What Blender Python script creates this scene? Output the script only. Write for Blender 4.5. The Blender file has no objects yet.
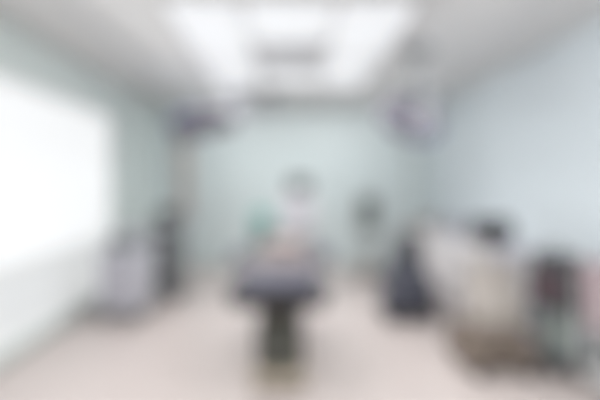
import bpy, bmesh, math, random
from mathutils import Vector, Matrix, Euler
random.seed(4)
S = bpy.context.scene
COL = S.collection
PI = math.pi

# ---------------------------------------------------------------- camera, world, exposure
cam_d = bpy.data.cameras.new('camera')
cam = bpy.data.objects.new('camera', cam_d)
COL.objects.link(cam)
cam.location = (0, 0, 1.56)
cam.rotation_euler = (PI/2, 0, 0)
cam_d.lens = 24
cam_d.sensor_width = 36
cam_d.shift_x = 10/600
cam_d.shift_y = -15/600
cam_d.clip_start = 0.02
cam_d.dof.use_dof = True            # the photograph is strongly defocused: focus set close to the lens
cam_d.dof.focus_distance = 0.2
cam_d.dof.aperture_fstop = 1.28
S.camera = cam

w = bpy.data.worlds.new('world')
S.world = w
w.use_nodes = True
w.node_tree.nodes['Background'].inputs[0].default_value = (0.9, 0.95, 1.0, 1)
w.node_tree.nodes['Background'].inputs[1].default_value = 0.6

S.view_settings.view_transform = 'Standard'
S.view_settings.look = 'None'
S.view_settings.gamma = 1
S.view_settings.exposure = 0.0
PANEL = 0.68       # glow of the ceiling canopy light panels
WINDOW = 0.75      # glow of the daylit frosted window
REAR = 3.0         # glow of fill lights added overhead in the unseen near half

def area(name, loc, rot, sx, sy, power, color, spread):
    d = bpy.data.lights.new(name, 'AREA')
    d.shape = 'RECTANGLE'; d.size = sx; d.size_y = sy
    d.energy = power; d.color = color; d.spread = math.radians(spread)
    o = bpy.data.objects.new(name, d)
    COL.objects.link(o)
    o.location = loc; o.rotation_euler = rot
    return o
# lamps added below the canopy panels throw their light downwards, the frosted window throws it across the room
area('canopy_light', (-0.70, 4.45, 2.93), (0, 0, 0), 0.55, 2.4, 20, (1, 0.99, 0.98), 125)
area('canopy_light', (0.69, 4.45, 2.93), (0, 0, 0), 0.55, 2.4, 20, (1, 0.99, 0.98), 125)
area('daylight', (-2.40, 3.05, 1.6), (0, -math.radians(112), 0), 1.7, 4.8, 30, (0.95, 0.98, 1), 95)
for _x in (-1.1, 1.3):
    for _y in (1.2, -0.9):
        area('added_fill_light', (_x, _y, 2.96), (0, 0, 0), 0.55, 0.55, 34, (1, 0.99, 0.97), 175)  # fill lamps added under the unseen near ceiling

area('added_wall_washer', (0.05, 6.2, 2.95), (math.radians(42), 0, 0), 4.2, 0.1, 12, (1, 1, 1), 120)  # washers added to brighten the back and side walls
area('added_wall_washer', (-1.75, 4.9, 2.93), (0, -math.radians(52), 0), 0.1, 4.0, 30, (1, 1, 1), 110)
area('added_wall_washer', (1.95, 4.9, 2.93), (0, math.radians(52), 0), 0.1, 4.0, 22, (1, 1, 1), 110)

# room (metres): camera stands at the origin and looks along +Y
XL, XR, YB, YF, H = -2.48, 2.66, 7.5, -2.2, 3.0

# ---------------------------------------------------------------- materials
def lin(h):
    h = h.lstrip('#')
    out = []
    for i in (0, 2, 4):
        c = int(h[i:i+2], 16)/255
        out.append(c/12.92 if c <= 0.04045 else ((c+0.055)/1.055)**2.4)
    return out + [1]

MATS = {}
def mat(name, hexc, rough=0.5, metal=0.0, var=0.05, scale=12.0, bump=0.0, emit=0.0, coat=0.0, spec=0.5):
    if name in MATS:
        return MATS[name]
    m = bpy.data.materials.new(name)
    m.use_nodes = True
    nt = m.node_tree
    b = nt.nodes['Principled BSDF']
    c = lin(hexc)
    ec = c
    if emit:
        c = lin('#909498')
    tc = nt.nodes.new('ShaderNodeTexCoord')
    nz = nt.nodes.new('ShaderNodeTexNoise')
    nz.inputs['Scale'].default_value = scale
    nz.inputs['Detail'].default_value = 4
    nt.links.new(tc.outputs['Object'], nz.inputs['Vector'])
    cr = nt.nodes.new('ShaderNodeValToRGB')
    cr.color_ramp.elements[0].position = 0.3
    cr.color_ramp.elements[1].position = 0.7
    cr.color_ramp.elements[0].color = [x*(1-var) for x in c[:3]] + [1]
    cr.color_ramp.elements[1].color = [min(1, x*(1+var)) for x in c[:3]] + [1]
    nt.links.new(nz.outputs['Fac'], cr.inputs['Fac'])
    nt.links.new(cr.outputs['Color'], b.inputs['Base Color'])
    b.inputs['Roughness'].default_value = rough
    b.inputs['Metallic'].default_value = metal
    b.inputs['Specular IOR Level'].default_value = spec
    if coat:
        b.inputs['Coat Weight'].default_value = coat
        b.inputs['Coat Roughness'].default_value = 0.08
    if bump:
        bp = nt.nodes.new('ShaderNodeBump')
        bp.inputs['Strength'].default_value = bump
        bp.inputs['Distance'].default_value = 0.004
        nt.links.new(nz.outputs['Fac'], bp.inputs['Height'])
        nt.links.new(bp.outputs['Normal'], b.inputs['Normal'])
    if emit:
        b.inputs['Emission Color'].default_value = ec
        b.inputs['Emission Strength'].default_value = emit
    MATS[name] = m
    return m

def panel_mat(name, hexc, pw, ph, axes, rough=0.25, joint=0.8, gap=0.006, coat=0.0, off=(0, 0), spec=0.5):
    """flat cladding panels with thin joints, on the plane given by axes"""
    m = bpy.data.materials.new(name)
    m.use_nodes = True
    nt = m.node_tree
    b = nt.nodes['Principled BSDF']
    tc = nt.nodes.new('ShaderNodeTexCoord')
    sx = nt.nodes.new('ShaderNodeSeparateXYZ')
    nt.links.new(tc.outputs['Object'], sx.inputs[0])
    facs = []
    for ax, p, o in ((axes[0], pw, off[0]), (axes[1], ph, off[1])):
        a = nt.nodes.new('ShaderNodeMath'); a.operation = 'ADD'; a.inputs[1].default_value = o + 40*p
        nt.links.new(sx.outputs[ax], a.inputs[0])
        d = nt.nodes.new('ShaderNodeMath'); d.operation = 'MODULO'; d.inputs[1].default_value = p
        nt.links.new(a.outputs[0], d.inputs[0])
        l = nt.nodes.new('ShaderNodeMath'); l.operation = 'LESS_THAN'; l.inputs[1].default_value = gap
        nt.links.new(d.outputs[0], l.inputs[0])
        facs.append(l)
    mx = nt.nodes.new('ShaderNodeMath'); mx.operation = 'MAXIMUM'
    nt.links.new(facs[0].outputs[0], mx.inputs[0]); nt.links.new(facs[1].outputs[0], mx.inputs[1])
    c = lin(hexc)
    mix = nt.nodes.new('ShaderNodeMix'); mix.data_type = 'RGBA'
    nt.links.new(mx.outputs[0], mix.inputs['Factor'])
    nz = nt.nodes.new('ShaderNodeTexNoise'); nz.inputs['Scale'].default_value = 1.3
    nt.links.new(tc.outputs['Object'], nz.inputs['Vector'])
    cr = nt.nodes.new('ShaderNodeValToRGB')
    cr.color_ramp.elements[0].color = [x*0.98 for x in c[:3]] + [1]
    cr.color_ramp.elements[1].color = [min(1, x*1.02) for x in c[:3]] + [1]
    nt.links.new(nz.outputs['Fac'], cr.inputs['Fac'])
    nt.links.new(cr.outputs['Color'], mix.inputs[6])
    mix.inputs[7].default_value = [x*joint for x in c[:3]] + [1]
    nt.links.new(mix.outputs[2], b.inputs['Base Color'])
    b.inputs['Roughness'].default_value = rough
    b.inputs['Specular IOR Level'].default_value = spec
    if coat:
        b.inputs['Coat Weight'].default_value = coat
        b.inputs['Coat Roughness'].default_value = 0.1
    return m

M_wall = panel_mat('mint_wall_panel', '#cfd9da', 1.22, 3.2, ('X', 'Z'), coat=0.25, off=(0.3, 0.1))
M_wall_side = panel_mat('mint_side_wall_panel', '#e2ecea', 1.22, 3.2, ('Y', 'Z'), coat=0.25, off=(0.2, 0.1))
M_wall_right = panel_mat('pale_blue_wall_panel', '#d2dadf', 1.22, 3.2, ('Y', 'Z'), coat=0.3, off=(0.2, 0.1))
M_ceil = panel_mat('ceiling_panel', '#dcdcdc', 0.6, 0.6, ('X', 'Y'), rough=0.6, joint=0.85, off=(0.2, 0.1))
M_floor = panel_mat('vinyl_floor', '#bfb5b2', 1.9, 30, ('X', 'Y'), rough=0.35, joint=0.93, gap=0.004, off=(0.35, 12))
M_white = mat('white_paint', '#d4d3d3', 0.4)
M_wpanel = mat('white_enamel_panel', '#e6e9e7', 0.3, var=0.01)
M_frame = mat('white_window_frame', '#f4f6f5', 0.35, var=0.01)
M_frost_low = mat('frosted_lower_glass', '#fafbf9', 0.4, emit=WINDOW*0.71, var=0.0)
M_frost = mat('frosted_daylit_glass', '#fdfdfd', 0.4, emit=WINDOW, var=0.0)
M_lightp = mat('lit_canopy_panel', '#fdfdff', 0.4, emit=PANEL, var=0.0)
M_soft = mat('softly_lit_panel', '#fdfdff', 0.4, emit=0.75, var=0.0)
M_slot = mat('added_slot_lens', '#fdfdff', 0.4, emit=0.3, var=0.0)  # faint glow for the added wall-wash slots
M_rear = mat('added_fill_panel', '#fffdfb', 0.4, emit=REAR, var=0.0)  # panel of the added fill lights
M_mesh = mat('grey_air_diffuser', '#dcdde0', 0.5, 0.1)
M_diff = mat('white_air_diffuser', '#d4d6d6', 0.5)
M_alu = mat('brushed_aluminium', '#b5b7b8', 0.35, 0.8, scale=40)
M_steel = mat('stainless_steel', '#a9a8a5', 0.25, 0.9, scale=30)
M_tan = mat('beige_enamel', '#aca192', 0.4, 0.0)
M_dark = mat('dark_grey_plastic', '#4e4f52', 0.45)
M_bellow = mat('dark_green_grey_rubber', '#55554f', 0.6)
M_brown = mat('warm_dark_plastic', '#74685f', 0.5)
M_pad = mat('grey_violet_vinyl', '#4a4856', 0.42, bump=0.2, scale=60)
M_padw = mat('warm_grey_vinyl', '#6c6464', 0.42, bump=0.2, scale=60)
M_black = mat('black_plastic', '#1d1e22', 0.4)
M_screen = mat('dark_screen_glass', '#20262b', 0.4)
M_navy = mat('navy_enamel', '#474955', 0.4)
M_teal = mat('teal_plastic', '#6f9f99', 0.4)
M_lilac = mat('pale_lilac_enamel', '#b9b8c2', 0.35)
M_grey = mat('light_grey_enamel', '#b4b5bb', 0.4)
M_midgrey = mat('mid_grey_enamel', '#85888b', 0.4)
M_ltgrey = mat('grey_green_enamel', '#8f9895', 0.4)
M_pink = mat('pink_cloth', '#ab979c', 0.8, bump=0.6, scale=30)
M_pillow = mat('dusty_pink_cloth', '#a09290', 0.85, bump=0.5, scale=40)
M_maroon = mat('dull_maroon_plastic', '#5f4a51', 0.45)
M_beige = mat('warm_white_enamel', '#b3aca7', 0.4)
M_purple = mat('purple_grey_metallic', '#53505c', 0.5, 0.0)
M_lens = mat('lamp_lens', '#6c656f', 0.35, coat=0.6)
M_blue = mat('blue_grey_rubber', '#5c6590', 0.4)
M_base = mat('grey_skirting', '#b9c0be', 0.5)

# ---------------------------------------------------------------- mesh helpers
class MB:
    def __init__(self):
        self.bm = bmesh.new()
        self.mats = []
    def _mi(self, m):
        if m is None:
            return 0
        if m not in self.mats:
            self.mats.append(m)
        return self.mats.index(m)
    def _merge(self, bm2, mi=0, mtx=None):
        if mtx is not None:
            bmesh.ops.transform(bm2, matrix=mtx, verts=bm2.verts)
        vm = {}
        for v in bm2.verts:
            vm[v] = self.bm.verts.new(v.co)
        for f in bm2.faces:
            nf = self.bm.faces.new([vm[v] for v in f.verts])
            nf.material_index = mi
            nf.smooth = True
        bm2.free()
    def box(self, c, s, bev=0.0, rot=(0, 0, 0), seg=2, taper=None):
        b = bmesh.new()
        bmesh.ops.create_cube(b, size=1)
        for v in b.verts:
            k = 1.0
            if taper and v.co.z > 0:
                v.co.x *= taper[0]; v.co.y *= taper[1]
            v.co = Vector((v.co.x*s[0], v.co.y*s[1], v.co.z*s[2]))
        if bev:
            bev = min(bev, min(s)*0.45)
            bmesh.ops.bevel(b, geom=b.edges[:], offset=bev, segments=seg, affect='EDGES', profile=0.5)
        self._merge(b, 0, Matrix.Translation(c) @ Euler(rot).to_matrix().to_4x4())
        return self
    def cyl(self, p0, p1, r, r2=None, seg=20):
        p0, p1 = Vector(p0), Vector(p1)
        d = p1-p0
        b = bmesh.new()
        bmesh.ops.create_cone(b, cap_ends=True, segments=seg, radius1=r, radius2=r if r2 is None else r2, depth=d.length)
        q = Vector((0, 0, 1)).rotation_difference(d.normalized()).to_matrix().to_4x4()
        self._merge(b, 0, Matrix.Translation((p0+p1)/2) @ q)
        return self
    def sph(self, c, s, seg=20):
        b = bmesh.new()
        bmesh.ops.create_uvsphere(b, u_segments=seg, v_segments=seg//2, radius=1)
        self._merge(b, 0, Matrix.Translation(c) @ Matrix.Diagonal((s[0], s[1], s[2], 1)))
        return self
    def tube(self, pts, r, seg=10, smooth=0):
        pts = [Vector(p) for p in pts]
        for _ in range(smooth):
            q = [pts[0]]
            for a, b_ in zip(pts, pts[1:]):
                q += [a*0.75+b_*0.25, a*0.25+b_*0.75]
            q.append(pts[-1]); pts = q
        b = bmesh.new()
        rings = []
        n = len(pts)
        up = None
        for i, p in enumerate(pts):
            t = (pts[min(i+1, n-1)]-pts[max(i-1, 0)]).normalized()
            if up is None:
                up = t.orthogonal().normalized()
            up = (up - t*up.dot(t))
            up = up.normalized() if up.length > 1e-5 else t.orthogonal().normalized()
            sd = t.cross(up)
            rings.append([b.verts.new(p + (up*math.cos(2*PI*k/seg)+sd*math.sin(2*PI*k/seg))*r) for k in range(seg)])
        for a, c in zip(rings, rings[1:]):
            for k in range(seg):
                b.faces.new([a[k], a[(k+1) % seg], c[(k+1) % seg], c[k]])
        b.faces.new(rings[0][::-1]); b.faces.new(rings[-1])
        self._merge(b)
        return self
    def lathe(self, prof, c=(0, 0, 0), seg=32, mtx=None):
        b = bmesh.new()
        rings = []
        for r, z in prof:
            rings.append([b.verts.new((max(r, 1e-4)*math.cos(2*PI*k/seg), max(r, 1e-4)*math.sin(2*PI*k/seg), z)) for k in range(seg)])
        for a, d in zip(rings, rings[1:]):
            for k in range(seg):
                b.faces.new([a[k], a[(k+1) % seg], d[(k+1) % seg], d[k]])
        b.faces.new(rings[0][::-1]); b.faces.new(rings[-1])
        m = Matrix.Translation(c)
        if mtx is not None:
            m = m @ mtx
        self._merge(b, 0, m)
        return self
    def build(self, name, m, parent=None, loc=None):
        me = bpy.data.meshes.new(name)
        bmesh.ops.recalc_face_normals(self.bm, faces=self.bm.faces[:])
        self.bm.to_mesh(me)
        self.bm.free()
        me.materials.append(m)
        me.set_sharp_from_angle(angle=math.radians(35))
        o = bpy.data.objects.new(name, me)
        COL.objects.link(o)
        if parent:
            o.parent = parent
        if loc:
            o.location = loc
        return o

def empty(name, loc, rz=0, label=None, cat=None, group=None):
    o = bpy.data.objects.new(name, None)
    o.empty_display_size = 0.1
    COL.objects.link(o)
    o.location = loc
    o.rotation_euler = (0, 0, rz)
    tag(o, label, cat, group)
    return o
def tag(o, label=None, cat=None, group=None, kind=None):
    if label: o['label'] = label
    if cat: o['category'] = cat
    if group: o['group'] = group
    if kind: o['kind'] = kind
    return o
def struct(name, b, m, parent=None):
    o = b.build(name, m, parent)
    if parent is None:
        o['kind'] = 'structure'
    return o
def copy_tree(o, parent=None):
    c = o.copy()
    COL.objects.link(c)
    if parent:
        c.parent = parent
    for ch in [x for x in bpy.data.objects if x.parent == o]:
        copy_tree(ch, c)
    return c
def caster(x, y, parent, r=0.05, ang=0.0):
    """a twin wheel caster standing on z=0"""
    b = MB()
    ax = Vector((math.cos(ang), math.sin(ang), 0))
    for s in (-1, 1):
        p = Vector((x, y, r)) + ax*0.012*s
        b.cyl(p-ax*0.009, p+ax*0.009, r, seg=18)
    b.box((x, y, r*1.45), (0.04, 0.05, r*0.9), 0.01)
    b.cyl((x, y, r*1.5), (x, y, r*2.4), 0.012)
    return b.build('caster', M_black, parent)

# ---------------------------------------------------------------- room shell
T = 0.12
struct('floor', MB().box(((XL+XR)/2, (YB+YF)/2, -0.05), (XR-XL+2*T, YB-YF+2*T, 0.1)), M_floor)
struct('ceiling', MB().box(((XL+XR)/2, (YB+YF)/2, H+0.05), (XR-XL+2*T, YB-YF+2*T, 0.1)), M_ceil)
struct('wall_back', MB().box(((XL+XR)/2, YB+T/2, H/2), (XR-XL+2*T, T, H)), M_wall)
struct('wall_front', MB().box(((XL+XR)/2, YF-T/2, H/2), (XR-XL+2*T, T, H)), M_wall)
struct('wall_right', MB().box((XR+T/2, (YB+YF)/2, H/2), (T, YB-YF, H)), M_wall_right)
# left wall around the window opening
WY0, WY1, WZ0, WZ1 = 0.6, 5.55, 0.14, 2.52
wl = MB()
wl.box((XL-T/2, (YF+WY0)/2, H/2), (T, WY0-YF, H))
wl.box((XL-T/2, (WY1+YB)/2, H/2), (T, YB-WY1, H))
wl.box((XL-T/2, (WY0+WY1)/2, (WZ1+H)/2), (T, WY1-WY0, H-WZ1))
wl.box((XL-T/2, (WY0+WY1)/2, WZ0/2), (T, WY1-WY0, WZ0))
struct('wall_left', wl, M_wall_side)
wn = empty('window_1', (XL, 0, 0)); wn['kind'] = 'structure'
fr = MB()
n = 2
pw = (WY1-WY0)/n
for k in range(n+1):
    fr.box((XL-0.035, WY0+k*pw, (WZ0+WZ1)/2), (0.07, 0.05, WZ1-WZ0), 0.006)
for z in (WZ0+0.02, 0.85, WZ1-0.02):
    fr.box((XL-0.035, (WY0+WY1)/2, z), (0.07, WY1-WY0, 0.05), 0.006)
o = fr.build('window_frame', M_frame, wn); o.location = (-XL, 0, 0)
for k in range(n):
    for za, zb, gm in ((WZ0+0.045, 0.825, M_frost_low), (0.875, WZ1-0.045, M_frost)):
        g = MB().box((XL-0.05, WY0+(k+0.5)*pw, (za+zb)/2), (0.012, pw-0.05, zb-za)).build('window_pane', gm, wn)
        g.location = (-XL, 0, 0)
for nm, c, s in (('baseboard_back', ((XL+XR)/2, YB-0.008, 0.05), (XR-XL-0.04, 0.016, 0.1)),
                 ('baseboard_left', (XL+0.008, (YB+YF)/2, 0.05), (0.016, YB-YF, 0.1)),
                 ('baseboard_right', (XR-0.008, (YB+YF)/2, 0.05), (0.016, YB-YF, 0.1))):
    struct(nm, MB().box(c, s, 0.004), M_base)

# ---------------------------------------------------------------- ceiling canopy with lights
cn = empty('ceiling_light_canopy', (0, 4.45, H), 0, 'large white ceiling canopy of bright panels around a grey air diffuser above the operating table', 'ceiling light')
f = MB()
Y0, Y1, X0, X1 = 3.0-4.45, 5.75-4.45, -1.04, 1.02
for x in (X0, X1):
    f.box((x, (Y0+Y1)/2, -0.03), (0.05, Y1-Y0+0.05, 0.06), 0.006)
for y in (Y0, Y1):
    f.box(((X0+X1)/2, y, -0.03), (X1-X0, 0.05, 0.06), 0.006)
for x in (-0.385, 0.385):
    f.box((x, (Y0+Y1)/2, -0.025), (0.03, Y1-Y0, 0.05), 0.004)
for y in (-0.48, 0.48):
    f.box((0, y, -0.025), (0.77, 0.03, 0.05), 0.004)
for s in (-1, 1):
    f.box((s*0.69, 0, -0.025), (0.6, 0.03, 0.05), 0.004)
f.build('frame', M_white, cn)
for (xa, xb) in ((X0+0.03, -0.405), (0.405, X1-0.03)):
    for (ya, yb) in ((Y0+0.03, -0.02), (0.02, Y1-0.03)):
        MB().box(((xa+xb)/2, (ya+yb)/2, -0.015), (xb-xa, yb-ya, 0.02), 0.003).build('light_panel', M_lightp, cn)
MB().box((0, (Y0-0.48)/2, -0.015), (0.72, abs(Y0)-0.48-0.05, 0.02), 0.003).build('light_panel', M_lightp, cn)
d = MB()
for i in range(12):
    d.box((0, -0.44+i*0.08, -0.02), (0.72, 0.05, 0.012), 0.003)
d.box((0, 0, -0.008), (0.74, 0.93, 0.01))
d.build('air_diffuser', M_mesh, cn)
MB().box((0, 0.86, -0.015), (0.72, 0.70, 0.02), 0.003).build('light_panel', M_soft, cn)

# unseen fill lights added to the ceiling over the near half of the room
for i, (x, y, nm) in enumerate(((-1.1, 1.2, 'left'), (1.3, 1.2, 'right'), (-1.1, -0.9, 'left'), (1.3, -0.9, 'right'))):
    t = empty('added_ceiling_fill', (x, y, H), 0, 'square fill light added to the ceiling in the unseen near %s part of the room, %s' % (nm, 'nearer the canopy' if y > 0 else 'nearer the rear wall'), 'ceiling light', 'added ceiling fill lights')
    q = MB()
    for s in (-1, 1):
        q.box((s*0.3, 0, -0.01), (0.03, 0.63, 0.02), 0.004)
        q.box((0, s*0.3, -0.01), (0.57, 0.03, 0.02), 0.004)
    q.build('frame', M_white, t)
    MB().box((0, 0, -0.006), (0.57, 0.57, 0.008)).build('diffuser', M_rear, t)

for x, y, sx, sy, lab in ((0.05, 6.2, 4.3, 0.09, 'slim linear slot light added to the ceiling to brighten the back wall'),
                          (-1.75, 4.9, 0.09, 3.6, 'slim linear slot light added to the ceiling to brighten the left wall'),
                          (1.95, 4.9, 0.09, 3.6, 'slim linear slot light added to the ceiling to brighten the right wall')):
    t = empty('added_linear_light', (x, y, H), 0, lab, 'ceiling light', 'added wall-wash lights')  # fixture added to go with the wall washers
    q = MB()
    for s in (-1, 1):
        if sx > sy: q.box((0, s*0.045, -0.01), (sx, 0.012, 0.02), 0.003)
        else: q.box((s*0.045, 0, -0.01), (0.012, sy, 0.02), 0.003)
    q.build('frame', M_white, t)
    MB().box((0, 0, -0.006), (sx-0.012, sy-0.012, 0.008) if sx > sy else (sx-0.012, sy-0.012, 0.008)).build('diffuser', M_slot, t)

# ---------------------------------------------------------------- surgical lamp (right)
L = empty('surgical_lamp', (1.37, 4.27, H), 0, 'round purple-grey surgical lamp tilted towards the room on a jointed arm, right of the canopy', 'surgical lamp')
MB().lathe([(0.09, -0.09), (0.13, -0.07), (0.16, -0.02), (0.16, 0.0)]).build('ceiling_mount', M_midgrey, L)
MB().cyl((0, 0, -0.08), (0, 0, -0.42), 0.035).lathe([(0.05, -0.47), (0.06, -0.45), (0.06, -0.36), (0.05, -0.34)]).build('drop_tube', M_midgrey, L)
MB().tube([(0, 0, -0.42), (0.28, 0.2, -0.43)], 0.035).cyl((0.28, 0.2, -0.36), (0.28, 0.2, -0.5), 0.045).build('horizontal_arm', M_midgrey, L)
hc = Vector((-0.14, -0.17, -0.76))
MB().tube([(0.28, 0.2, -0.46), (0.08, 0.08, -0.48), (-0.14, -0.02, -0.5)], 0.03).cyl((-0.14, -0.02, -0.45), (-0.14, -0.02, -0.55), 0.04).build('spring_arm', M_midgrey, L)
tilt = Euler((math.radians(48), 0, math.radians(12))).to_matrix().to_4x4()   # face turned to the table and the camera
def rp(v): return hc + (tilt @ Vector(v))
MB().tube([(-0.14, -0.02, -0.52), (-0.14, 0.06, -0.62), rp((0, 0, 0.12)), rp((0, 0, 0.06))], 0.022, smooth=2).build('yoke', M_midgrey, L)
hm = Matrix.Translation(hc) @ tilt
hd = MB(); hd.lathe([(0.02, 0.085), (0.12, 0.08), (0.24, 0.055), (0.315, 0.02), (0.325, -0.01), (0.315, -0.03), (0.30, -0.032)], seg=48, mtx=None)
for v in hd.bm.verts: v.co = hm @ v.co
hd = hd.build('lamp_head', M_purple, L)
def xf(mb, m4):
    for v in mb.bm.verts: v.co = m4 @ v.co
    return mb
xf(MB().lathe([(0.285, -0.03), (0.29, -0.036), (0.02, -0.04), (0.0, -0.04)], seg=40), hm).build('lamp_lens', M_lens, L)
for k in range(8):
    a = k*PI/4
    xf(MB().lathe([(0.058, -0.036), (0.062, -0.046), (0.05, -0.05), (0, -0.051)], (0.19*math.cos(a), 0.19*math.sin(a), 0), 20), hm).build('lens_module', M_grey, L)
xf(MB().cyl((0, 0, -0.035), (0, 0, -0.16), 0.02, 0.026), hm).build('sterile_handle', M_blue, L)
xf(MB().tube([(0.325*math.cos(a*PI/24), 0.325*math.sin(a*PI/24), -0.005) for a in range(-14, 15)], 0.018), hm).build('rim_grip', M_blue, L)

L2 = empty('surgical_lamp', (-0.32, 6.1, H), 0, 'surgical lamp head seen almost edge-on, in front of the pendant column, left of the canopy', 'surgical lamp')
MB().lathe([(0.09, -0.09), (0.13, -0.07), (0.16, -0.02), (0.16, 0.0)]).build('ceiling_mount', M_midgrey, L2)
MB().cyl((0, 0, -0.08), (0, 0, -0.36), 0.035).build('drop_tube', M_grey, L2)
MB().tube([(0, 0, -0.36), (-0.42, -0.5, -0.37)], 0.035).cyl((-0.42, -0.5, -0.3), (-0.42, -0.5, -0.44), 0.045).build('horizontal_arm', M_grey, L2)
hc2 = Vector((-0.80, -1.05, -0.66))
MB().tube([(-0.42, -0.5, -0.4), (-0.62, -0.8, -0.42), (-0.80, -1.0, -0.46)], 0.03).build('spring_arm', M_grey, L2)
t2 = Euler((math.radians(-14), math.radians(-12), 0)).to_matrix().to_4x4()
h2 = Matrix.Translation(hc2) @ t2
MB().tube([(-0.80, -1.0, -0.44), hc2+Vector((0, 0.03, 0.12)), hc2+Vector((0, 0.01, 0.05))], 0.024, smooth=1).build('yoke', M_midgrey, L2)
xf(MB().lathe([(0.02, 0.10), (0.14, 0.095), (0.27, 0.07), (0.36, 0.03), (0.375, -0.01), (0.36, -0.035), (0.34, -0.037)], seg=48), h2).build('lamp_head', M_purple, L2)
xf(MB().lathe([(0.33, -0.035), (0.33, -0.042), (0.02, -0.046), (0.0, -0.046)], seg=40), h2).build('lamp_lens', M_lens, L2)
xf(MB().cyl((0, 0, -0.04), (0, 0, -0.16), 0.02, 0.026), h2).build('sterile_handle', M_blue, L2)
xf(MB().tube([(0.375*math.cos(a*PI/24), 0.375*math.sin(a*PI/24), -0.005) for a in range(10, 39)], 0.018), h2).build('rim_grip', M_blue, L2)

# ---------------------------------------------------------------- ceiling supply pendant (left, towards the back)
P = empty('ceiling_supply_pendant', (-0.82, 6.0, H), 0, 'ceiling pendant with a purple-grey arm and grey-brown hanging column near the back left corner', 'supply pendant')
MB().lathe([(0.12, -0.2), (0.14, -0.18), (0.17, -0.03), (0.17, 0)]).build('ceiling_mount', M_grey, P)
MB().cyl((0, 0, -0.18), (0, 0, -0.52), 0.06).cyl((0, 0, -0.44), (0, 0, -0.6), 0.09).build('drop_tube', M_grey, P)
b = MB(); b.box((-0.38, -0.02, -0.52), (0.8, 0.2, 0.18), 0.05); b.build('arm', M_purple, P)
MB().cyl((-0.76, -0.02, -0.42), (-0.76, -0.02, -0.86), 0.15).build('joint_hub', M_midgrey, P)
M_col = mat('warm_grey_enamel', '#a8a19b', 0.4)
MB().box((-0.76, -0.02, -1.38), (0.2, 0.2, 1.2), 0.03).build('service_column', M_col, P)
for k in range(4):
    MB().box((-0.76, -0.125, -1.1-0.17*k), (0.13, 0.014, 0.07), 0.005).build('gas_outlet_plate', M_midgrey, P)
sh = MB().box((-0.76, -0.2, -1.9), (0.42, 0.36, 0.03), 0.008).build('shelf', M_grey, P)
MB().tube([(-0.95, -0.38, -1.86), (-0.95, -0.42, -1.83), (-0.57, -0.42, -1.83), (-0.57, -0.38, -1.86)], 0.01).build('handle_rail', M_steel, sh)

# ---------------------------------------------------------------- operating table, foot end towards the camera
OT = empty('operating_table', (-0.08, 3.5, 0), 0, 'operating table with dark grey-violet pads on a beige pedestal in the middle of the floor', 'operating table')
MB().box((0, 0.0, 0.08), (0.42, 1.0, 0.10), 0.04).box((0, -0.02, 0.145), (0.36, 0.75, 0.05), 0.02).build('base', M_tan, OT)
for sx in (-1, 1):
    for sy in (-1, 1):
        MB().cyl((sx*0.16, sy*0.43, 0), (sx*0.16, sy*0.43, 0.04), 0.035).build('foot_pad', M_black, OT)
cb = MB()
for k in range(9):
    cb.box((0, -0.2, 0.165+k*0.039), (0.36-0.02*(k % 2), 0.44-0.02*(k % 2), 0.042), 0.008)
cb.build('column_bellows', M_bellow, OT)
MB().box((0, -0.12, 0.59), (0.27, 0.34, 0.26), 0.02).build('upper_column', M_brown, OT)
MB().box((0, -0.1, 0.70), (0.36, 0.5, 0.08), 0.02).box((0, 0.1, 0.76), (0.5, 1.55, 0.06), 0.01).build('table_frame', M_dark, OT)
for y0, y1, nm in ((-0.86, -0.32, 0), (-0.31, 0.25, 0), (0.26, 0.88, 0), (0.9, 1.17, 1)):
    wd = 0.56 if nm == 0 else 0.34
    MB().box((0, (y0+y1)/2, 0.865), (wd, y1-y0, 0.09), 0.03, seg=3).build('headrest_pad' if nm else 'mattress_section', M_pad if y1 < 0 else M_padw, OT)
    MB().box((0, (y0+y1)/2, 0.803), (wd-0.03, y1-y0-0.02, 0.03), 0.006).build('support_plate', M_dark, OT)
for s in (-1, 1):
    r = MB()
    r.box((s*0.325, 0.0, 0.80), (0.014, 1.68, 0.04), 0.003)
    for y in (-0.7, -0.1, 0.5):
        r.box((s*0.295, y, 0.80), (0.055, 0.03, 0.02), 0.003)
    r.build('side_rail', M_dark, OT)
    a = MB().box((s*0.33, -0.62, 0.80), (0.035, 0.07, 0.08), 0.008).cyl((s*0.335, -0.62, 0.8), (s*0.375, -0.62, 0.8), 0.018).build('rail_clamp', M_black, OT)
# arm board on the left rail
MB().box((0.41, 0.45, 0.86), (0.17, 0.5, 0.07), 0.03, rot=(0, 0, -0.12)).build('arm_board', M_pad, OT)
ab = MB().box((-0.41, 0.45, 0.86), (0.17, 0.5, 0.07), 0.03, rot=(0, 0, 0.12)).build('arm_board', M_pad, OT)
# foot plate at the end
MB().box((0, -0.885, 0.805), (0.62, 0.03, 0.10), 0.006).build('end_plate', M_black, OT)

# pillow lying on the head end
b = bmesh.new()
pl = MB(); pl.box((0, 0, 0), (0.34, 0.26, 0.10), 0.045, seg=4)
for v in pl.bm.verts:
    k = (abs(v.co.x)/0.17)**3 * (abs(v.co.y)/0.13)**2
    v.co.z *= 1 - 0.25*k
    v.co.z += 0.05
o = pl.build('pillow', M_pillow, None, (-0.06, 4.08, 0.911))
tag(o, 'dusty pink pillow lying on the pads of the operating table', 'pillow')

M_house = mat('soft_white_plastic', '#c4c1c4', 0.4)
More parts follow.
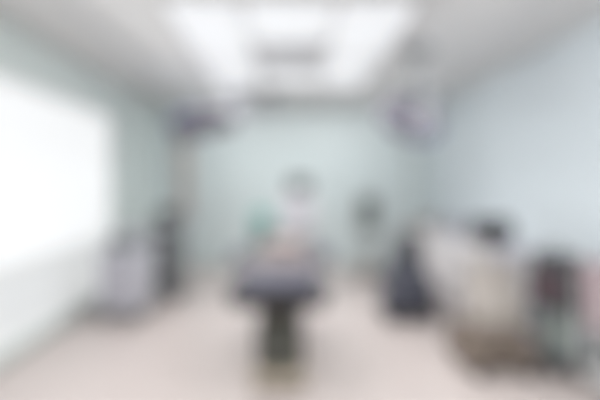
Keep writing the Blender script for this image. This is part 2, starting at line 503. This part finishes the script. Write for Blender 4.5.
# ---------------------------------------------------------------- anaesthesia machine beyond the head of the table
A = empty('anaesthesia_machine', (0.07, 5.45, 0), 0, 'white anaesthesia machine with dark monitor and teal side unit beyond the table head', 'anaesthesia machine')
MB().box((-0.03, 0.05, 0.16), (0.72, 0.6, 0.08), 0.03).build('base', M_grey, A)
for sx in (-0.33, 0.27):
    for sy in (-0.19, 0.29):
        caster(sx, sy, A, 0.05)
MB().box((0.03, 0.08, 0.50), (0.56, 0.5, 0.62), 0.02).build('body', M_midgrey, A)
for k in range(3):
    dr = MB().box((0.03, -0.18, 0.30+0.19*k), (0.50, 0.02, 0.175), 0.008).build('drawer', M_lilac, A)
    MB().tube([(-0.09, -0.19, 0.34+0.19*k), (-0.09, -0.215, 0.34+0.19*k), (0.15, -0.215, 0.34+0.19*k), (0.15, -0.19, 0.34+0.19*k)], 0.008).build('drawer_handle', M_steel, dr)
MB().box((0.03, 0.02, 0.83), (0.66, 0.5, 0.04), 0.012).build('worktop', M_midgrey, A)
MB().box((0.03, 0.14, 1.12), (0.46, 0.3, 0.56), 0.03).build('upper_housing', M_house, A)
MB().box((0.03, -0.015, 1.22), (0.30, 0.02, 0.2), 0.006).build('front_panel', M_lilac, A)
for k in range(3):
    MB().cyl((-0.07+0.1*k, -0.02, 1.04), (-0.07+0.1*k, -0.06, 1.04), 0.022).build('control_knob', M_grey, A)
mo = MB().tube([(0.05, 0.14, 1.38), (0.05, 0.14, 1.5)], 0.025).box((0.06, 0.1, 1.54), (0.32, 0.07, 0.24), 0.015).build('monitor', M_midgrey, A)
MB().box((0.06, 0.062, 1.545), (0.28, 0.006, 0.195), 0.002).build('screen', M_screen, mo)
# teal bellows unit on the left side
tu = MB().box((-0.44, 0.04, 1.00), (0.26, 0.26, 0.42), 0.03).build('bellows_unit', M_teal, A)
bl = MB()
for k in range(6):
    bl.lathe([(0.05, 0), (0.075, 0.015), (0.05, 0.03)], (-0.44, -0.13, 0.87+k*0.03), 20)
bl.build('bellows', M_dark, tu)
MB().box((-0.42, 0.04, 0.72), (0.28, 0.26, 0.12), 0.02).build('side_shelf', M_dark, A)
MB().tube([(-0.44, -0.12, 0.9), (-0.38, -0.25, 0.8), (-0.28, -0.3, 0.95), (-0.12, -0.28, 0.98), (-0.05, -0.2, 0.86)], 0.016, smooth=3).build('breathing_hose', M_grey, A)

# ---------------------------------------------------------------- generic cart pieces
def cart(name, loc, rz, wx, dy, h, z0, body, drawers, front, label, cat, door=False, top=None):
    t = empty(name, loc, rz, label, cat)
    for sx in (-1, 1):
        for sy in (-1, 1):
            caster(sx*(wx/2-0.06), sy*(dy/2-0.06), t, 0.045)
    MB().box((0, 0, z0-0.015), (wx, dy, 0.03), 0.01).build('base_frame', M_midgrey, t)
    MB().box((0, 0.01, (z0+h)/2), (wx-0.02, dy-0.03, h-z0), 0.012).build('body', body, t)
    hh = (h-z0-0.03)/drawers
    for k in range(drawers):
        zc = z0+0.015+hh*(k+0.5)
        d = MB().box((0, -dy/2+0.005, zc), (wx-0.05, 0.02, hh-0.012), 0.006).build('drawer' if not door else 'door', front, t)
        MB().tube([(-wx*0.2, -dy/2, zc+hh*0.2), (-wx*0.2, -dy/2-0.03, zc+hh*0.2), (wx*0.2, -dy/2-0.03, zc+hh*0.2), (wx*0.2, -dy/2, zc+hh*0.2)], 0.007).build('drawer_handle' if not door else 'door_handle', M_steel, d)
    MB().box((0, 0, h+0.012), (wx+0.02, dy+0.02, 0.025), 0.01).build('top', top or body, t)
    return t

# light grey cart by the window wall
C1 = cart('equipment_cart', (-1.92, 4.75, 0), 0, 0.50, 0.5, 0.80, 0.13, M_grey, 4, M_lilac,
          'light grey drawer cart with a rear rail, below the far end of the window', 'cart')
MB().tube([(-0.23, 0.2, 0.82), (-0.23, 0.2, 1.06), (0.23, 0.2, 1.06), (0.23, 0.2, 0.82)], 0.014).build('rear_rail', M_steel, C1)
MB().box((0, 0.17, 0.93), (0.42, 0.03, 0.2), 0.01).build('back_panel', M_grey, C1)
MB().tube([(-0.25, -0.18, 0.76), (-0.29, -0.18, 0.76), (-0.29, 0.18, 0.76), (-0.25, 0.18, 0.76)], 0.012).build('push_handle', M_midgrey, C1)
dv = empty('infusion_device', (-1.92, 4.68, 0.825), 0, 'small grey boxy device sitting on the light grey drawer cart', 'medical device')
MB().box((0, 0, 0.08), (0.36, 0.2, 0.14), 0.015).build('housing', M_midgrey, dv)
MB().box((-0.06, -0.102, 0.09), (0.18, 0.008, 0.08), 0.003).build('screen', M_screen, dv)
for k in range(2):
    MB().cyl((0.08+0.06*k, -0.1, 0.08), (0.08+0.06*k, -0.12, 0.08), 0.018).build('control_knob', M_grey, dv)
MB().box((0, 0, 0.005), (0.3, 0.16, 0.01)).build('foot', M_black, dv)

M_tower = mat('tower_grey_plastic', '#747678', 0.45)
# tall dark equipment tower near the back left
C2 = empty('equipment_tower', (-1.70, 5.55, 0), 0, 'tall narrow dark grey equipment tower standing against the left wall beyond the light grey cart', 'equipment tower')
for sx in (-1, 1):
    for sy in (-1, 1):
        caster(sx*0.15, sy*0.15, C2, 0.04)
MB().box((0, 0, 0.11), (0.42, 0.44, 0.04), 0.012).build('base', M_dark, C2)
for sx in (-1, 1):
    MB().box((sx*0.19, 0.17, 0.62), (0.03, 0.05, 1.0), 0.006).build('upright', M_midgrey, C2)
for z in (0.42, 0.72, 1.0):
    MB().box((0, 0, z), (0.40, 0.40, 0.02), 0.006).build('shelf', M_midgrey, C2)
for z0_, hgt in ((0.13, 0.27), (0.43, 0.24), (0.73, 0.2)):
    u = MB().box((0, -0.01, z0_+hgt/2), (0.33, 0.32, hgt), 0.012).build('device_unit', M_tower, C2)
    MB().box((-0.05, -0.172, z0_+hgt*0.6), (0.18, 0.008, hgt*0.35), 0.003).build('display', M_screen, u)
    MB().cyl((0.11, -0.165, z0_+hgt*0.5), (0.11, -0.19, z0_+hgt*0.5), 0.02).build('control_knob', M_midgrey, u)
MB().cyl((0, 0.0, 1.01), (0, 0.0, 1.06), 0.06).box((0, 0, 1.14), (0.30, 0.06, 0.2), 0.015, rot=(-0.1, 0, 0)).build('top_monitor', M_dark, C2)

# monitor stand near the back wall
V = empty('monitor_stand', (1.25, 6.45, 0), 0, 'slim grey-green monitor stand on a wheeled base in front of the back wall', 'monitor stand')
b = MB()
for k in range(5):
    a = k*2*PI/5+0.3
    b.tube([(0, 0, 0.12), (0.12*math.cos(a), 0.12*math.sin(a), 0.11), (0.25*math.cos(a), 0.25*math.sin(a), 0.085)], 0.02)
b.lathe([(0.04, 0.09), (0.05, 0.1), (0.05, 0.15), (0.03, 0.17)])
b.build('star_base', M_brown, V)
for k in range(5):
    a = k*2*PI/5+0.3
    caster(0.24*math.cos(a), 0.24*math.sin(a), V, 0.036, a+PI/2)
MB().cyl((0, 0, 0.16), (0, 0, 0.95), 0.022).build('pole', M_steel, V)
bk = MB().box((0, -0.04, 0.42), (0.28, 0.22, 0.012), 0.004)
for s in (-1, 1):
    bk.tube([(s*0.13, -0.14, 0.43), (s*0.13, -0.14, 0.55), (s*0.13, 0.06, 0.55), (s*0.13, 0.06, 0.43)], 0.005)
bk.tube([(-0.13, -0.14, 0.55), (0.13, -0.14, 0.55)], 0.005).tube([(-0.13, -0.14, 0.49), (0.13, -0.14, 0.49)], 0.005)
bk.build('wire_basket', M_steel, V)
mo = MB().box((0, -0.02, 1.09), (0.33, 0.13, 0.60), 0.025).build('monitor_housing', M_ltgrey, V)
MB().box((0, -0.088, 1.22), (0.27, 0.008, 0.22), 0.003).build('screen', M_screen, mo)
for k in range(3):
    MB().box((0, -0.088, 0.87+0.06*k), (0.24, 0.01, 0.035), 0.003).build('module_slot', M_dark, mo)
MB().tube([(-0.09, 0, 1.37), (-0.09, 0, 1.44), (0.09, 0, 1.44), (0.09, 0, 1.37)], 0.012).build('carry_handle', M_dark, mo)

# navy cart
N = empty('surgical_generator_cart', (1.37, 4.68, 0), 0, 'navy and black cart with narrower dark units stacked on it, right of the table', 'cart')
for sx in (-1, 1):
    for sy in (-1, 1):
        caster(sx*0.22, sy*0.2, N, 0.045)
MB().box((0, 0, 0.12), (0.62, 0.5, 0.06), 0.02).build('base', M_black, N)
MB().box((0, 0, 0.34), (0.56, 0.44, 0.40), 0.03, taper=(0.82, 0.9)).build('cabinet', M_navy, N)
d = MB().box((0, -0.222, 0.32), (0.38, 0.012, 0.26), 0.006, rot=(-0.05, 0, 0)).build('door', M_navy, N)
MB().tube([(0.1, -0.222, 0.38), (0.1, -0.25, 0.38), (0.1, -0.25, 0.28), (0.1, -0.22, 0.28)], 0.008).build('door_handle', M_midgrey, d)
u = MB().box((0, 0, 0.66), (0.34, 0.34, 0.24), 0.02, taper=(0.85, 0.9)).build('generator_unit', M_navy, N)
for k in range(3):
    MB().cyl((-0.09+0.09*k, -0.155, 0.62), (-0.09+0.09*k, -0.18, 0.62), 0.018).build('socket', M_grey, u)
MB().box((0, -0.162, 0.71), (0.22, 0.008, 0.06), 0.003).build('display', M_screen, u)
MB().box((0.02, 0.02, 0.88), (0.25, 0.26, 0.2), 0.02).build('upper_unit', M_dark, N)
MB().tube([(-0.08, 0.1, 0.97), (-0.08, 0.1, 1.06), (0.12, 0.1, 1.06), (0.12, 0.1, 0.97)], 0.012).build('carry_handle', M_dark, N)

# IV stand behind it
I = empty('drip_stand', (1.60, 5.3, 0), 0, 'tall thin steel drip stand with hooks behind the navy cart', 'drip stand')
b = MB()
for k in range(5):
    a = k*2*PI/5
    b.tube([(0, 0, 0.11), (0.22*math.cos(a), 0.22*math.sin(a), 0.07)], 0.012)
b.build('star_base', M_steel, I)
for k in range(5):
    a = k*2*PI/5
    caster(0.215*math.cos(a), 0.215*math.sin(a), I, 0.028, a+PI/2)
MB().cyl((0, 0, 0.1), (0, 0, 1.1), 0.016).cyl((0, 0, 1.0), (0, 0, 2.0), 0.011).cyl((0, 0, 1.06), (0, 0, 1.12), 0.022).build('pole', M_steel, I)
b = MB()
for k in range(4):
    a = k*PI/2+0.4
    c, s = math.cos(a), math.sin(a)
    b.tube([(0, 0, 1.98), (0.09*c, 0.09*s, 1.98), (0.11*c, 0.11*s, 1.99), (0.115*c, 0.115*s, 2.03)], 0.005, 8)
b.build('hook_crown', M_steel, I)

# ---------------------------------------------------------------- cabinets and worktop on the right wall
YC0, YC1 = 4.35, 7.48
nc = 4
cwid = (YC1-YC0)/nc
order = ['nearest the camera', 'second from the near end', 'second from the back wall', 'in the back right corner']
M_cab = mat('pale_grey_laminate', '#e2dedf', 0.35, var=0.015)
for k in range(nc):
    yc = YC0+cwid*(k+0.5)
    t = empty('base_cabinet', (XR-0.018, yc, 0), -PI/2, 'pale grey base cabinet under the worktop on the right wall, %s' % order[k], 'cabinet', 'base cabinets on the right wall')
    # local: -y is the cabinet front
    wd = cwid-0.006
    MB().box((0, -0.27, 0.05), (wd, 0.50, 0.1)).build('plinth', M_midgrey, t)
    MB().box((0, -0.29, 0.445), (wd, 0.56, 0.69), 0.004).build('body', M_cab, t)
    for s in (-1, 1):
        d = MB().box((s*wd/4, -0.578, 0.37), (wd/2-0.008, 0.018, 0.52), 0.004).build('door', M_cab, t)
        MB().tube([(s*0.04, -0.586, 0.5), (s*0.04, -0.61, 0.5), (s*0.04, -0.61, 0.38), (s*0.04, -0.586, 0.38)], 0.006).build('door_handle', M_steel, d)
    d = MB().box((0, -0.578, 0.71), (wd-0.008, 0.018, 0.14), 0.004).build('drawer', M_cab, t)
    MB().tube([(-0.08, -0.586, 0.71), (-0.08, -0.61, 0.71), (0.08, -0.61, 0.71), (0.08, -0.586, 0.71)], 0.006).build('drawer_handle', M_steel, d)
wt = MB().box((XR-0.31, (YC0+YC1)/2, 0.81), (0.61, YC1-YC0, 0.04), 0.008).build('worktop', M_cab)
tag(wt, 'long pale grey worktop running along the right wall over the cabinets', 'worktop')
# boxes standing on the worktop
for i, (x, y, sx, sy, sz, m, lab) in enumerate((
        (2.42, 6.9, 0.30, 0.34, 0.16, M_col, 'low warm grey supply box on the worktop close to the back wall'),
        (2.44, 6.2, 0.26, 0.40, 0.2, M_grey, 'light grey supply box on the worktop halfway along the right wall'),
        (2.46, 5.45, 0.24, 0.32, 0.14, M_lilac, 'pale lilac supply box on the worktop behind the wheeled machine'))):
    t = empty('supply_box', (x, y, 0.83), 0, lab, 'box', 'boxes on the worktop')
    MB().box((0, 0, sz/2), (sx, sy, sz), 0.008).build('box_body', m, t)
    MB().box((0, 0, sz+0.008), (sx+0.014, sy+0.014, 0.02), 0.006).build('lid', m, t)

# ---------------------------------------------------------------- wheeled machine at right
R = empty('mobile_imaging_unit', (1.73, 3.52, 0), 0, 'warm white wheeled machine with black top console and brown-grey wheeled base', 'medical machine')
bs = MB()
bs.box((0, 0, 0.13), (0.60, 0.52, 0.11), 0.04).box((0, 0.02, 0.25), (0.5, 0.44, 0.18), 0.04)
bs.box((-0.2, -0.2, 0.12), (0.12, 0.28, 0.1), 0.03).box((0.2, -0.2, 0.12), (0.12, 0.28, 0.1), 0.03)
bs.build('base', M_brown, R)
for sx in (-0.2, 0.2):
    for sy in (-0.29, 0.18):
        caster(sx, sy, R, 0.06)
MB().box((0.06, 0.04, 0.52), (0.40, 0.40, 0.38), 0.05, taper=(0.94, 0.9)).build('lower_body', M_beige, R)
MB().box((0.06, -0.155, 0.5), (0.28, 0.012, 0.24), 0.006, rot=(-0.05, 0, 0)).build('front_panel', M_col, R)
MB().box((0.07, 0.08, 0.82), (0.32, 0.32, 0.3), 0.04).build('upper_body', M_beige, R)
MB().box((0.18, 0.0, 0.98), (0.30, 0.26, 0.08), 0.03).build('side_tray', M_lilac, R)
MB().cyl((0.06, 0.08, 0.95), (0.06, 0.08, 1.12), 0.04).build('neck', M_midgrey, R)
cs = MB().box((0.06, 0.04, 1.15), (0.34, 0.20, 0.17), 0.03, rot=(0.5, 0, 0)).build('console', M_dark, R)
MB().box((0.06, -0.035, 1.20), (0.27, 0.02, 0.12), 0.003, rot=(0.5-PI/2+1.2, 0, 0)).build('screen', M_screen, cs)
MB().tube([(-0.2, 0.0, 0.92), (-0.24, -0.12, 0.94), (-0.1, -0.2, 0.94), (0.1, -0.2, 0.94), (0.24, -0.12, 0.94), (0.2, 0.0, 0.92)], 0.014, smooth=2).build('push_handle', M_grey, R)
MB().tube([(-0.15, 0.1, 0.6), (-0.24, 0.05, 0.5), (-0.25, 0, 0.4), (-0.2, 0, 0.33)], 0.012, smooth=2).build('cable', M_grey, R)

# ---------------------------------------------------------------- dark trolley at far right
D = empty('instrument_trolley', (2.27, 3.38, 0), 0, 'narrow dark trolley with stacked maroon and black boxes on top at the right edge', 'trolley')
for sx in (-1, 1):
    for sy in (-1, 1):
        caster(sx*0.1, sy*0.12, D, 0.045)
MB().box((0, 0, 0.125), (0.28, 0.33, 0.05), 0.015).build('base', M_dark, D)
MB().box((0.01, 0.0, 0.34), (0.2, 0.24, 0.40), 0.02).build('column', M_ltgrey, D)
MB().box((0.0, 0.0, 0.56), (0.34, 0.34, 0.04), 0.01).build('tray', M_dark, D)
b = MB().box((-0.01, 0.0, 0.70), (0.30, 0.32, 0.24), 0.02).build('storage_unit', M_maroon, D)
for k in range(2):
    q = MB().box((-0.01, -0.165, 0.645+k*0.11), (0.26, 0.014, 0.095), 0.005).build('drawer', M_dark, D)
    MB().tube([(-0.08, -0.17, 0.65+k*0.11), (-0.08, -0.2, 0.65+k*0.11), (0.04, -0.2, 0.65+k*0.11), (0.04, -0.18, 0.65+k*0.11)], 0.006).build('drawer_handle', M_midgrey, q)
MB().box((-0.01, 0.01, 0.90), (0.28, 0.28, 0.16), 0.03).build('top_unit', M_dark, D)
MB().tube([(-0.1, 0.08, 0.97), (-0.1, 0.08, 1.03), (0.06, 0.08, 1.03), (0.06, 0.08, 0.97)], 0.012).build('carry_handle', M_black, D)

# ---------------------------------------------------------------- linen hamper with a pink bag
Hm = empty('linen_hamper', (2.42, 3.02, 0), 0, 'pink bag hanging in a white metal hamper frame, cut by the right frame edge', 'hamper')
f = MB()
for sx in (-1, 1):
    for sy in (-1, 1):
        f.cyl((sx*0.14, sy*0.14, 0.06), (sx*0.14, sy*0.14, 0.93), 0.011)
f.tube([(-0.14, -0.14, 0.93), (0.14, -0.14, 0.93), (0.14, 0.14, 0.93), (-0.14, 0.14, 0.93), (-0.14, -0.14, 0.93)], 0.011)
f.box((0, 0, 0.1), (0.3, 0.3, 0.02), 0.005)
f.build('frame', M_white, Hm)
for sx in (-1, 1):
    for sy in (-1, 1):
        caster(sx*0.14, sy*0.14, Hm, 0.03)
bag = MB().box((0, 0, 0.67), (0.25, 0.25, 0.48), 0.06, seg=4, taper=(1.05, 1.05))
bag.box((0, 0, 0.925), (0.31, 0.31, 0.05), 0.02)
bag.build('bag', M_pink, Hm)
